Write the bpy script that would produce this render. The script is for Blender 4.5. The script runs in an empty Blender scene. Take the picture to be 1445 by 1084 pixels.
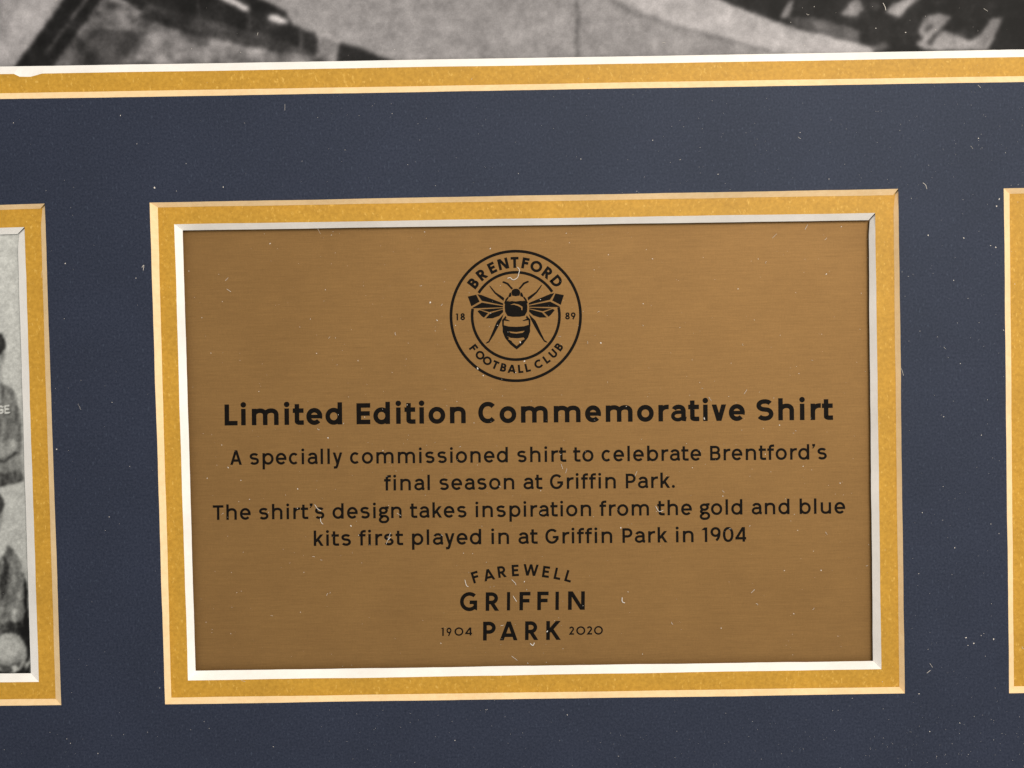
import bpy, bmesh, math, random
import numpy as np
from mathutils import Matrix, Vector

scene = bpy.context.scene
col = scene.collection
random.seed(7)
rng = np.random.default_rng(7)

# ------------------------------------------------------------------ camera
MM = 0.001
ROT = (-0.03417916592336346, 0.012754643790450807, -0.018963235960103474)
CAM = np.array([0.881757, 24.926647, 311.631035]) * MM
F, CX, CY = 2000.0, 722.5, 542.0          # focal length and centre of a 1445 x 1084 frame
ca, sa = math.cos(ROT[0]), math.sin(ROT[0])
cb, sb = math.cos(ROT[1]), math.sin(ROT[1])
cc, sc_ = math.cos(ROT[2]), math.sin(ROT[2])
RM = (np.array([[cc, -sc_, 0], [sc_, cc, 0], [0, 0, 1]])
      @ np.array([[cb, 0, sb], [0, 1, 0], [-sb, 0, cb]])
      @ np.array([[1, 0, 0], [0, ca, -sa], [0, sa, ca]]))
cd = bpy.data.cameras.new('camera')
cam = bpy.data.objects.new('camera', cd)
col.objects.link(cam)
m4 = Matrix.Identity(4)
for i in range(3):
    for j in range(3):
        m4[i][j] = RM[i, j]
    m4[i][3] = CAM[i]
cam.matrix_world = m4
cd.sensor_fit = 'HORIZONTAL'
cd.sensor_width = 36
cd.lens = 36 * F / 1445
cd.clip_start = 0.01
cd.clip_end = 50
scene.camera = cam

# ------------------------------------------------------------------ light
w = bpy.data.worlds.new('World')
scene.world = w
w.use_nodes = True
bgn = w.node_tree.nodes['Background']
# the room: brighter towards the window side, dimmer away from it
wt = w.node_tree
wtc = wt.nodes.new('ShaderNodeTexCoord')
wsep = wt.nodes.new('ShaderNodeSeparateXYZ')
wmr = wt.nodes.new('ShaderNodeMapRange')
wmr.inputs['From Min'].default_value = -0.40
wmr.inputs['From Max'].default_value = 0.35
wmr.interpolation_type = 'SMOOTHSTEP'
wrp = wt.nodes.new('ShaderNodeValToRGB')
wrp.color_ramp.elements[0].color = (0.80, 0.775, 0.75, 1)
wrp.color_ramp.elements[1].color = (1.24, 1.20, 1.15, 1)
wt.links.new(wtc.outputs['Generated'], wsep.inputs[0])
wt.links.new(wsep.outputs[0], wmr.inputs['Value'])
wt.links.new(wmr.outputs[0], wrp.inputs[0])
wt.links.new(wrp.outputs[0], bgn.inputs[0])
bgn.inputs[1].default_value = 0.57


def area_lamp(name, loc, target, size, power, colour):
    ld = bpy.data.lights.new(name, 'AREA')
    ld.shape = 'RECTANGLE'
    ld.size, ld.size_y = size
    ld.energy = power
    ld.color = colour
    lo = bpy.data.objects.new(name, ld)
    col.objects.link(lo)
    lo.location = loc
    d = Vector(target) - Vector(loc)
    lo.rotation_euler = d.to_track_quat('-Z', 'Y').to_euler()
    return lo


area_lamp('window_light', (0.165, 0.205, 0.50), (0.0, 0.0, 0.0), (0.20, 0.24), 2.4, (1.0, 0.90, 0.78))

vs = scene.view_settings
vs.view_transform = 'Standard'
vs.look = 'None'
vs.exposure = 0
vs.gamma = 1
vs.use_curve_mapping = False

# ------------------------------------------------------------------ measuring helpers
Z_NAVY, Z_NAVY_B = 0.0, -1.30 * MM
Z_GOLD, Z_GOLD_B = -1.33 * MM, -3.05 * MM
Z_PRINT = -3.50 * MM
Z_PLAQUE = -4.30 * MM
Z_BACK = -5.30 * MM


def at(u, v, z):
    """The point at height z on the board that was measured at (u, v)."""
    d = RM @ np.array([(u - CX) / F, -(v - CY) / F, -1.0])
    t = (z - CAM[2]) / d[2]
    return CAM + d * t


def at_many(uv, z):
    uv = np.asarray(uv, float)
    d = np.stack([(uv[:, 0] - CX) / F, -(uv[:, 1] - CY) / F, -np.ones(len(uv))], 1) @ RM.T
    t = (z - CAM[2]) / d[:, 2]
    return CAM + d * t[:, None]


def tag(o, label=None, cat=None, group=None, kind=None):
    for k, val in (('label', label), ('category', cat), ('group', group), ('kind', kind)):
        if val:
            o[k] = val
    return o


def link(name, verts, faces, m, parent=None, smooth=False):
    me = bpy.data.meshes.new(name)
    me.from_pydata([tuple(map(float, p)) for p in verts], [], [tuple(int(i) for i in f) for f in faces])
    me.materials.append(m)
    me.update()
    if smooth:
        me.polygons.foreach_set('use_smooth', [True] * len(me.polygons))
    o = bpy.data.objects.new(name, me)
    col.objects.link(o)
    if parent:
        o.parent = parent
    return o


# ------------------------------------------------------------------ materials
def material(name):
    m = bpy.data.materials.new(name)
    m.use_nodes = True
    nt = m.node_tree
    return m, nt, nt.nodes['Principled BSDF']


def noise(nt, scale, detail=3, rough=0.55, stretch=(1, 1, 1), src='Object', rotz=0.0):
    tc = nt.nodes.new('ShaderNodeTexCoord')
    mp = nt.nodes.new('ShaderNodeMapping')
    mp.inputs['Scale'].default_value = stretch
    mp.inputs['Rotation'].default_value = (0, 0, rotz)
    n = nt.nodes.new('ShaderNodeTexNoise')
    n.inputs['Scale'].default_value = scale
    n.inputs['Detail'].default_value = detail
    n.inputs['Roughness'].default_value = rough
    nt.links.new(tc.outputs[src], mp.inputs[0])
    nt.links.new(mp.outputs[0], n.inputs['Vector'])
    return n.outputs['Fac']


def ramp(nt, fac, stops):
    r = nt.nodes.new('ShaderNodeValToRGB')
    e = r.color_ramp.elements
    while len(e) < len(stops):
        e.new(0.5)
    for el, (p, c) in zip(e, stops):
        el.position = p
        el.color = (*c, 1)
    nt.links.new(fac, r.inputs[0])
    return r.outputs[0]


def mixc(nt, a, b, fac, mode='MULTIPLY'):
    mx = nt.nodes.new('ShaderNodeMix')
    mx.data_type = 'RGBA'
    mx.blend_type = mode
    if isinstance(fac, (int, float)):
        mx.inputs[0].default_value = fac
    else:
        nt.links.new(fac, mx.inputs[0])
    nt.links.new(a, mx.inputs[6])
    nt.links.new(b, mx.inputs[7])
    return mx.outputs[2]


def bump(nt, bsdf, height, strength, dist):
    b = nt.nodes.new('ShaderNodeBump')
    b.inputs['Strength'].default_value = strength
    b.inputs['Distance'].default_value = dist
    nt.links.new(height, b.inputs['Height'])
    nt.links.new(b.outputs[0], bsdf.inputs['Normal'])


def paper(name, lo, hi, scale, rough, spec, bstr=0.3, fleck=None, stretch=(1, 1, 1)):
    m, nt, b = material(name)
    c = ramp(nt, noise(nt, scale, 5, 0.65, stretch), [(0.32, lo), (0.68, hi)])
    big = ramp(nt, noise(nt, 55, 3), [(0.3, (0.90, 0.90, 0.90)), (0.7, (1.06, 1.06, 1.06))])
    c = mixc(nt, c, big, 1.0)
    if fleck:
        fl = ramp(nt, noise(nt, fleck[0], 2, 0.5, fleck[2]), [(0.62, (0, 0, 0)), (0.74, (1, 1, 1))])
        rgb = nt.nodes.new('ShaderNodeRGB')
        rgb.outputs[0].default_value = (*fleck[1], 1)
        c = mixc(nt, c, rgb.outputs[0], fl, 'MIX')
    nt.links.new(c, b.inputs['Base Color'])
    b.inputs['Roughness'].default_value = rough
    b.inputs['Specular IOR Level'].default_value = spec
    bump(nt, b, noise(nt, scale * 0.8, 4, 0.7), bstr, 0.00006)
    return m


M_NAVY = paper('navy_paper', (0.009, 0.0130, 0.029), (0.028, 0.0335, 0.058), 2100, 0.60, 0.36, 0.22,
               (2300, (0.036, 0.046, 0.074), (1, 0.4, 1)))
M_NAVY.node_tree.nodes['Principled BSDF'].inputs['Specular Tint'].default_value = (0.72, 0.84, 1.0, 1)
M_GOLD = paper('gold_paper', (0.44, 0.234, 0.021), (0.58, 0.320, 0.036), 1300, 0.5, 0.28, 0.25,
               (1900, (0.66, 0.40, 0.075), (1, 0.5, 1)))
M_CREAM = paper('cream_core', (0.88, 0.65, 0.36), (0.96, 0.74, 0.44), 900, 0.9, 0.1, 0.3)
M_WHITE = paper('white_core', (0.94, 0.92, 0.875), (0.98, 0.965, 0.925), 900, 0.9, 0.1, 0.3)
M_BACK = paper('grey_card', (0.20, 0.18, 0.16), (0.26, 0.24, 0.21), 500, 0.9, 0.1)


def brass_material():
    m, nt, b = material('brushed_brass')
    fine = ramp(nt, noise(nt, 1.0, 5, 0.75, (220, 7500, 1), rotz=0.008), [(0.25, (0.80, 0.79, 0.78)), (0.75, (1.15, 1.16, 1.17))])
    mid = ramp(nt, noise(nt, 1.0, 3, 0.6, (60, 2200, 1), rotz=0.008), [(0.3, (0.95, 0.945, 0.94)), (0.7, (1.04, 1.045, 1.05))])
    cross = ramp(nt, noise(nt, 1.0, 4, 0.7, (3600, 500, 1), rotz=0.008), [(0.3, (0.95, 0.95, 0.945)), (0.7, (1.04, 1.04, 1.045))])
    grain = ramp(nt, noise(nt, 3000, 4, 0.75), [(0.3, (0.92, 0.92, 0.91)), (0.7, (1.07, 1.07, 1.08))])
    blot = ramp(nt, noise(nt, 70, 5, 0.65), [(0.3, (0.94, 0.935, 0.93)), (0.7, (1.045, 1.05, 1.055))])
    rgb = nt.nodes.new('ShaderNodeRGB')
    rgb.outputs[0].default_value = (0.248, 0.138, 0.045, 1)
    c = rgb.outputs[0]
    for layer in (fine, mid, cross, grain, blot):
        c = mixc(nt, c, layer, 1.0)
    nt.links.new(c, b.inputs['Base Color'])
    b.inputs['Metallic'].default_value = 0.5
    b.inputs['Roughness'].default_value = 0.58
    b.inputs['Specular IOR Level'].default_value = 0.3
    bump(nt, b, noise(nt, 1.0, 3, 0.6, (90, 5200, 1), rotz=0.008), 0.10, 0.00003)
    return m


M_BRASS = brass_material()
m, nt, b = material('black_ink')
nt.links.new(ramp(nt, noise(nt, 2500, 3), [(0.3, (0.0020, 0.0015, 0.001)), (0.75, (0.0065, 0.0045, 0.003))]), b.inputs['Base Color'])
b.inputs['Roughness'].default_value = 0.6
b.inputs['Specular IOR Level'].default_value = 0.08
M_INK = m
m, nt, b = material('dust_lint')
b.inputs['Base Color'].default_value = (0.70, 0.66, 0.60, 1)
b.inputs['Roughness'].default_value = 0.8
M_DUST = m
m, nt, b = material('photo_print')
at_n = nt.nodes.new('ShaderNodeAttribute')
at_n.attribute_name = 'tone'
gr = ramp(nt, noise(nt, 2600, 3, 0.7), [(0.25, (0.86, 0.86, 0.86)), (0.75, (1.14, 1.14, 1.14))])
nt.links.new(mixc(nt, at_n.outputs['Color'], gr, 1.0), b.inputs['Base Color'])
b.inputs['Roughness'].default_value = 0.6
b.inputs['Specular IOR Level'].default_value = 0.2
M_PRINT = m

# ------------------------------------------------------------------ mat boards with bevelled openings
# an opening: corners of the cut at the face (outer) and at the back of the board (inner), clockwise from the upper left
NAVY_CUTS = {
    'plaque': ([(211.2, 286.0), (1267.6, 266.6), (1276.8, 978.6), (233.0, 994.0)],
               [(222.6, 292.8), (1260.5, 275.4), (1269.0, 969.5), (241.8, 984.6)]),
    'team': ([(-520, 305.0), (63.2, 287.4), (86.4, 995.0), (-520, 1003)],
             [(-511, 311), (57.0, 294.6), (78.5, 986.2), (-511, 994)]),
    'right': ([(1416.4, 266.0), (1990, 254), (1990, 968), (1424.0, 978.4)],
              [(1424.6, 273.6), (1982, 262), (1982, 960), (1430.8, 968.6)]),
    'aerial': ([(-330, -520), (1790, -548), (1790, 109.8), (-330, 145.5)],
               [(-322, -512), (1782, -540), (1782, 101.4), (-322, 137.2)]),
}
GOLD_CUTS = {
    'plaque': ([(245.8, 316.6), (1235.0, 300.6), (1243.8, 944.4), (265.2, 960.4)],
               [(257.8, 325.2), (1225.6, 310.8), (1231.9, 932.8), (276.0, 946.6)]),
    'team': ([(-490, 334), (34.6, 320.6), (54.8, 962.4), (-490, 968)],
             [(-480, 343), (24.6, 330.4), (43.6, 950.2), (-480, 956)]),
    'right': ([(1453, 306), (1956, 296), (1956, 932), (1461, 942)],
              [(1463, 316), (1945, 306), (1945, 921), (1473, 931)]),
    'aerial': ([(-296, -486), (1756, -512), (1756, 75.6), (-296, 109.5)],
               [(-286, -476), (1746, -502), (1746, 65.2), (-286, 99.0)]),
}


def loop_points(corners, z, seed, amp, n, chip=False):
    r = np.random.default_rng(seed)
    pts = []
    for k in range(4):
        a, b_ = np.array(corners[k], float), np.array(corners[(k + 1) % 4], float)
        t = np.arange(n) / n
        d = (b_ - a)
        nrm = np.array([-d[1], d[0]]) / np.hypot(*d)
        s = np.zeros(n)
        for fq in (1.3, 2.7, 5.1, 9.7, 23.0):
            s += np.sin(t * fq * 6.283 + r.uniform(0, 6.28)) * r.uniform(0.3, 1.0) / (1 + 0.25 * fq)
        s = s * amp + r.normal(0, amp * 0.10, n)
        env = np.minimum(1, np.minimum(t, 1 - t) * 14)
        p = a + t[:, None] * d + (s * env)[:, None] * nrm
        if chip:
            for i in range(n):
                if k == 2:
                    u = p[i, 0]
                    if 22 < u < 56:
                        p[i, 1] += 4.3 * min(1, (u - 22) / 6, (56 - u) / 9)
        pts.append(p)
    return at_many(np.concatenate(pts), z)


def mat_board(name, cuts, z0, z1, outer, face_m, core_m, amp, seed, n=90, chips=()):
    loops = {}
    for i, (key, (oc, ic)) in enumerate(cuts.items()):
        nn = 260 if key == 'aerial' else n
        top = loop_points(oc, z0, seed + i, amp, nn, key in chips)
        bot = loop_points(ic, z1, seed + i + 50, amp * 0.8, nn)
        loops[key] = (top, bot, nn)
    bm = bmesh.new()
    out = [bm.verts.new(p) for p in at_many(outer, z0)]
    edges = [bm.edges.new((out[i], out[(i + 1) % 4])) for i in range(4)]
    for key, (top, bot, nn) in loops.items():
        vv = [bm.verts.new(p) for p in top]
        edges += [bm.edges.new((vv[i], vv[(i + 1) % len(vv)])) for i in range(len(vv))]
    bmesh.ops.triangle_fill(bm, use_beauty=True, use_dissolve=False, edges=edges)
    low = [bm.verts.new((v.co.x, v.co.y, z1)) for v in out]
    for i in range(4):
        bm.faces.new((out[i], out[(i + 1) % 4], low[(i + 1) % 4], low[i]))
    bmesh.ops.recalc_face_normals(bm, faces=bm.faces)
    if sum(f.normal.z for f in bm.faces) < 0:
        bmesh.ops.reverse_faces(bm, faces=bm.faces)
    me = bpy.data.meshes.new(name)
    bm.to_mesh(me)
    bm.free()
    me.materials.append(face_m)
    board = bpy.data.objects.new(name, me)
    col.objects.link(board)
    for key, (top, bot, nn) in loops.items():
        N = len(top)
        steps = 4
        V, Fc = [], []
        for k in range(4):                       # four mitred strips; the knife leaves each a hair apart
            ids = [(k * nn + i) % N for i in range(nn + 1)]
            base = len(V)
            for c, i in enumerate(ids):
                # at the upper right corner the knife overran and the two strips part slightly
                gap = 0.30 * MM * max(0.0, 1 - c / 3.2) if k == 1 and key in ('plaque', 'team') else 0.0
                for s in range(steps + 1):
                    t = s / steps
                    p = top[i] * (1 - t) + bot[i] * t
                    V.append(p + np.array([gap, 0, -gap * 0.55]))
            for i in range(nn):
                for s in range(steps):
                    a = base + i * (steps + 1) + s
                    Fc.append((a, a + steps + 1, a + steps + 2, a + 1))
        link('bevel_edge', V, Fc, core_m, board)
    return board


OUTER = [(-640, -680), (2110, -720), (2140, 1640), (-620, 1690)]
navy = mat_board('navy_mat_board', NAVY_CUTS, Z_NAVY, Z_NAVY_B, OUTER, M_NAVY, M_CREAM, 0.32, 11)
tag(navy, 'large dark navy mount board with cream slanted cut edges, facing front around every opening', 'mount board')
gold = mat_board('gold_mat_board', GOLD_CUTS, Z_GOLD, Z_GOLD_B, OUTER, M_GOLD, M_WHITE, 0.38, 31, chips=('aerial',))
tag(gold, 'mustard gold mount board with white slanted cut edges, showing as narrow borders inside the navy', 'mount board')

# backing the prints and the plaque lie on
P0 = at_many(OUTER, Z_BACK)
V = list(P0) + [(p[0], p[1], p[2] - 0.003) for p in P0]
bk = link('backing_surface', V, [(3, 2, 1, 0), (4, 5, 6, 7), (0, 1, 5, 4), (1, 2, 6, 5), (2, 3, 7, 6), (3, 0, 4, 7)], M_BACK)
tag(bk, kind='structure')

# ------------------------------------------------------------------ printed photographs (tones of the print as a colour attribute)


def inside(poly, U, Vv):
    r = np.zeros(U.shape, bool)
    n = len(poly)
    for i in range(n):
        x0, y0 = poly[i]
        x1, y1 = poly[(i + 1) % n]
        if y0 == y1:
            continue
        c = ((y0 > Vv) != (y1 > Vv)) & (U < (x1 - x0) * (Vv - y0) / (y1 - y0) + x0)
        r ^= c
    return r


def blur(A, k):
    for ax in (0, 1):
        for _ in range(2):
            B = np.zeros_like(A)
            P = np.pad(A, [(k, k) if i == ax else (0, 0) for i in range(2)], mode='edge')
            for s in range(2 * k + 1):
                sl = [slice(None)] * 2
                sl[ax] = slice(s, s + A.shape[ax])
                B += P[tuple(sl)]
            A = B / (2 * k + 1)
    return A


def fbm(shape, cells, r, octaves=4):
    out = np.zeros(shape)
    a, tot = 1.0, 0
    cy, cx_ = cells
    for _ in range(octaves):
        g = r.uniform(-1, 1, (cy + 2, cx_ + 2))
        y = np.linspace(0, cy, shape[0])
        x = np.linspace(0, cx_, shape[1])
        yi, xi = np.minimum(y.astype(int), cy), np.minimum(x.astype(int), cx_)
        fy, fx = (y - yi)[:, None], (x - xi)[None, :]
        fy, fx = fy * fy * (3 - 2 * fy), fx * fx * (3 - 2 * fx)
        g00, g10 = g[np.ix_(yi, xi)], g[np.ix_(yi + 1, xi)]
        g01, g11 = g[np.ix_(yi, xi + 1)], g[np.ix_(yi + 1, xi + 1)]
        out += a * ((g00 * (1 - fx) + g01 * fx) * (1 - fy) + (g10 * (1 - fx) + g11 * fx) * fy)
        tot += a
        a *= 0.55
        cy, cx_ = min(cy * 2, shape[0]), min(cx_ * 2, shape[1])
    return out / tot


def print_mesh(name, us, vs_, tone, tint, z):
    """tone: rows over vs_, columns over us, in display values 0..1."""
    nu, nv = len(us), len(vs_)
    UU, VV = np.meshgrid(us, vs_)
    P = at_many(np.stack([UU.ravel(), VV.ravel()], 1), z)
    idx = np.arange(nu * nv).reshape(nv, nu)
    a, b_, c, d = idx[1:, :-1].ravel(), idx[1:, 1:].ravel(), idx[:-1, 1:].ravel(), idx[:-1, :-1].ravel()
    faces = np.stack([a, b_, c, d], 1)
    rim = np.concatenate([idx[0, :], idx[1:, -1], idx[-1, -2::-1], idx[-2:0:-1, 0]])
    n0 = nu * nv
    low = P[rim].copy()
    low[:, 2] = Z_BACK + 0.00002
    nr = len(rim)
    side = np.stack([rim, np.roll(rim, -1), n0 + np.roll(np.arange(nr), -1), n0 + np.arange(nr)], 1)
    allv = np.concatenate([P, low])
    allf = np.concatenate([faces, side])
    me = bpy.data.meshes.new(name)
    me.vertices.add(len(allv))
    me.vertices.foreach_set('co', allv.astype(np.float32).ravel())
    me.loops.add(allf.size)
    me.loops.foreach_set('vertex_index', allf.astype(np.int32).ravel())
    me.polygons.add(len(allf))
    me.polygons.foreach_set('loop_start', np.arange(0, allf.size, 4, dtype=np.int32))
    me.update(calc_edges=True)
    lin = np.clip((tone - 0.07) * 1.05, 0.03, 1) ** 2.2
    colr = np.ones((len(allv), 4), np.float32)
    for k in range(3):
        colr[:n0, k] = np.clip(lin.ravel() * tint[k], 0, 1)
    ca_ = me.color_attributes.new('tone', 'FLOAT_COLOR', 'POINT')
    ca_.data.foreach_set('color', colr.ravel())
    me.materials.append(M_PRINT)
    o = bpy.data.objects.new(name, me)
    col.objects.link(o)
    return o


# --- the aerial view: pale roads, dark terraces and a mottled bank
us = np.concatenate([np.arange(-320, -20, 8.0), np.arange(-20, 1466, 1.25), np.arange(1470, 1790, 8.0)])
vv = np.concatenate([np.arange(-510, -6, 8.0), np.arange(-6, 112, 1.25)])
fu = np.arange(-320, 1790, 1.25)
fv = np.arange(-510, 112, 1.25)
U, Vg = np.meshgrid(fu, fv)
r1 = np.random.default_rng(3)
T = np.full(U.shape, 0.585)
soft = fbm(U.shape, (24, 80), r1, 5)
med = fbm(U.shape, (60, 200), r1, 4)
coarse = fbm(U.shape, (8, 22), r1, 3)
T += 0.03 * coarse


WU, WV = 2.4 * fbm(U.shape, (80, 260), r1, 3), 2.2 * fbm(U.shape, (62, 210), r1, 3)


def paint(poly, val, mott=0.0, src=None):
    k = inside(poly, U + WU, Vg + WV)
    T[k] = val + (mott * (soft if src is None else src))[k]


# upper part of the print, above the strip in view: streets and roofs
for k in range(34):
    x, y, wd, hh = r1.uniform(-300, 1700), r1.uniform(-480, -60), r1.uniform(60, 220), r1.uniform(14, 50)
    s = r1.uniform(0.15, 0.4)
    paint([(x, y), (x + wd, y + wd * s), (x + wd - 14, y + wd * s + hh), (x - 14, y + hh)], r1.uniform(0.18, 0.7), 0.1)
paint([(-320, -60), (100, -18), (20, 112), (-320, 112)], 0.60, 0.10)
paint([(40, -20), (92, -20), (18, 100), (-12, 112), (-30, 112)], 0.66, 0.05)
paint([(100, -14), (560, 112), (10, 112)], 0.40, 0.34, med * 0.45 + soft * 0.75)
paint([(215, 30), (300, 48), (440, 88), (330, 100), (190, 86)], 0.52, 0.26, med * 0.4 + soft * 0.8)
paint([(130, 40), (205, 45), (165, 95), (95, 95)], 0.27, 0.16)
paint([(250, 40), (300, 44), (292, 66), (262, 60)], 0.40, 0.2)
# diagonal dark wall with a thin pale line
paint([(98, -12), (150, -12), (72, 98), (18, 98)], 0.15, 0.04)
paint([(124, -8), (129, -8), (101, 28), (97, 28)], 0.44, 0.05)
paint([(93, 34), (98, 34), (68, 74), (63, 74)], 0.40, 0.05)
# stand along the bank
paint([(150, -14), (345, -14), (405, 17), (409, 33), (446, 48), (449, 76), (432, 78), (360, 58), (270, 36), (200, 16)], 0.17, 0.06)
paint([(206, 6), (275, 22), (380, 52), (440, 72), (445, 80), (352, 66), (262, 46), (196, 24)], 0.25, 0.12)
paint([(301, -6), (322, -6), (355, 11), (353, 18)], 0.86, 0.03)
paint([(380, 18), (406, 27), (404, 35), (379, 28)], 0.82, 0.03)
paint([(277, 0), (281, 0), (282, 38), (278, 38)], 0.30)
paint([(352, 8), (355, 8), (352, 55), (349, 55)], 0.32)
paint([(424, 40), (427, 40), (426, 70), (423, 70)], 0.40)
paint([(447, 52), (459, 46), (480, 58), (474, 66), (470, 86), (447, 80)], 0.52, 0.05)
paint([(447, 50), (461, 44), (483, 58), (478, 63), (460, 52)], 0.70, 0.03)
paint([(479, 61), (505, 66), (556, 86), (560, 96), (474, 96)], 0.16, 0.03)
paint([(636, 82), (668, 66), (690, 66), (724, 80), (724, 96), (636, 96)], 0.45, 0.03)
paint([(560, 84), (636, 80), (636, 100), (560, 100)], 0.57, 0.03)
# road with its pale verge and a pole
paint([(500, -20), (860, -20), (1120, 78), (1120, 100), (700, 100), (480, 40)], 0.575, 0.035)
paint([(846, -14), (1000, -14), (1235, 66), (1238, 90), (1115, 90), (962, 38), (890, 10)], 0.68, 0.05)
paint([(846, -8), (850, -8), (900, 16), (970, 38), (1122, 80), (1116, 84), (965, 44), (893, 22)], 0.50, 0.03)
paint([(813.6, -10), (817.2, -10), (815.6, 84), (812.0, 84)], 0.34)
# dark terraces with pale figures
paint([(985, -16), (1460, -16), (1800, -60), (1800, 112), (1246, 112), (1230, 66), (1120, 38), (1050, 14)], 0.145, 0.07)
paint([(1108, 22), (1150, 24), (1215, 44), (1212, 60), (1185, 52), (1120, 36)], 0.33, 0.14)
paint([(1101, 24), (1108, 8), (1120, -4), (1114, 22), (1106, 27)], 0.60, 0.1)
paint([(1186, 22), (1197, 6), (1210, -4), (1220, 12), (1210, 24)], 0.50, 0.2)
paint([(1248, 16), (1262, 4), (1286, -6), (1300, -4), (1280, 12), (1268, 24), (1258, 20)], 0.62, 0.1)
paint([(1226, 4), (1240, 2), (1246, 12), (1234, 16)], 0.30, 0.1)
s8 = lambda pts: [(1180 + x / 5.453, y / 5.453) for x, y in pts]
paint(s8([(630, 230), (670, 140), (760, 100), (890, 118), (850, 180), (790, 230), (900, 255), (1030, 315), (1110, 270), (1190, 140), (1290, 125), (1215, 290), (1170, 390), (720, 392), (610, 350), (612, 320), (670, 300)]), 0.60, 0.14)
paint(s8([(692, 345), (740, 270), (830, 205), (815, 235), (762, 290), (725, 345)]), 0.20)
paint(s8([(680, 210), (720, 185), (745, 200), (700, 245), (668, 275)]), 0.30, 0.2)
paint(s8([(1120, 330), (1190, 230), (1240, 180), (1200, 290), (1150, 350)]), 0.50, 0.1)
paint(s8([(860, 150), (1000, 120), (1090, 160), (1060, 260), (1010, 290), (930, 260), (870, 200)]), 0.20, 0.16)
paint([(1310, 2), (1330, -4), (1338, 4), (1318, 10)], 0.24, 0.1)
paint([(1232, 74), (1256, 70), (1250, 60), (1232, 64)], 0.36, 0.1)
T = 0.78 * blur(T, 2) + 0.22 * blur(T, 5)
T += 0.03 * soft
T += 0.06 * blur(med, 1) * (np.clip(T, 0, 0.5) * 2)
T += 0.016 * blur(r1.normal(0, 1, T.shape), 1) * 2.2 + 0.012 * med
iu = np.clip(np.round((us + 320) / 1.25).astype(int), 0, len(fu) - 1)
iv = np.clip(np.round((vv + 510) / 1.25).astype(int), 0, len(fv) - 1)
aerial = print_mesh('aerial_photograph', us, vv, T[np.ix_(iv, iu)], (1.01, 0.975, 0.995), Z_PRINT)
tag(aerial, 'grey black-and-white aerial photograph of roads and dark terraces along the top', 'photograph')

# --- the team photograph: standing and seated players in knitted jerseys
us = np.arange(-505, 50, 1.3)
vv = np.arange(322, 972, 1.3)
U, Vg = np.meshgrid(us, vv)
r2 = np.random.default_rng(5)
soft = fbm(U.shape, (60, 50), r2, 4)
med = fbm(U.shape, (180, 150), r2, 3)
streak = fbm(U.shape, (30, 160), r2, 3)
T = 0.79 - 0.10 * (Vg - 322) / 400 + 0.05 * soft
T[Vg > 700] = (0.70 + 0.06 * soft)[Vg > 700]


WU, WV = 2.2 * fbm(U.shape, (90, 80), r2, 3), 2.2 * fbm(U.shape, (90, 80), r2, 3)


def ell(cx_, cy_, rx, ry, val, mott=0.0):
    k = ((U - cx_) / rx) ** 2 + ((Vg - cy_) / ry) ** 2 < 1
    T[k] = val + (mott * soft)[k]


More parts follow.
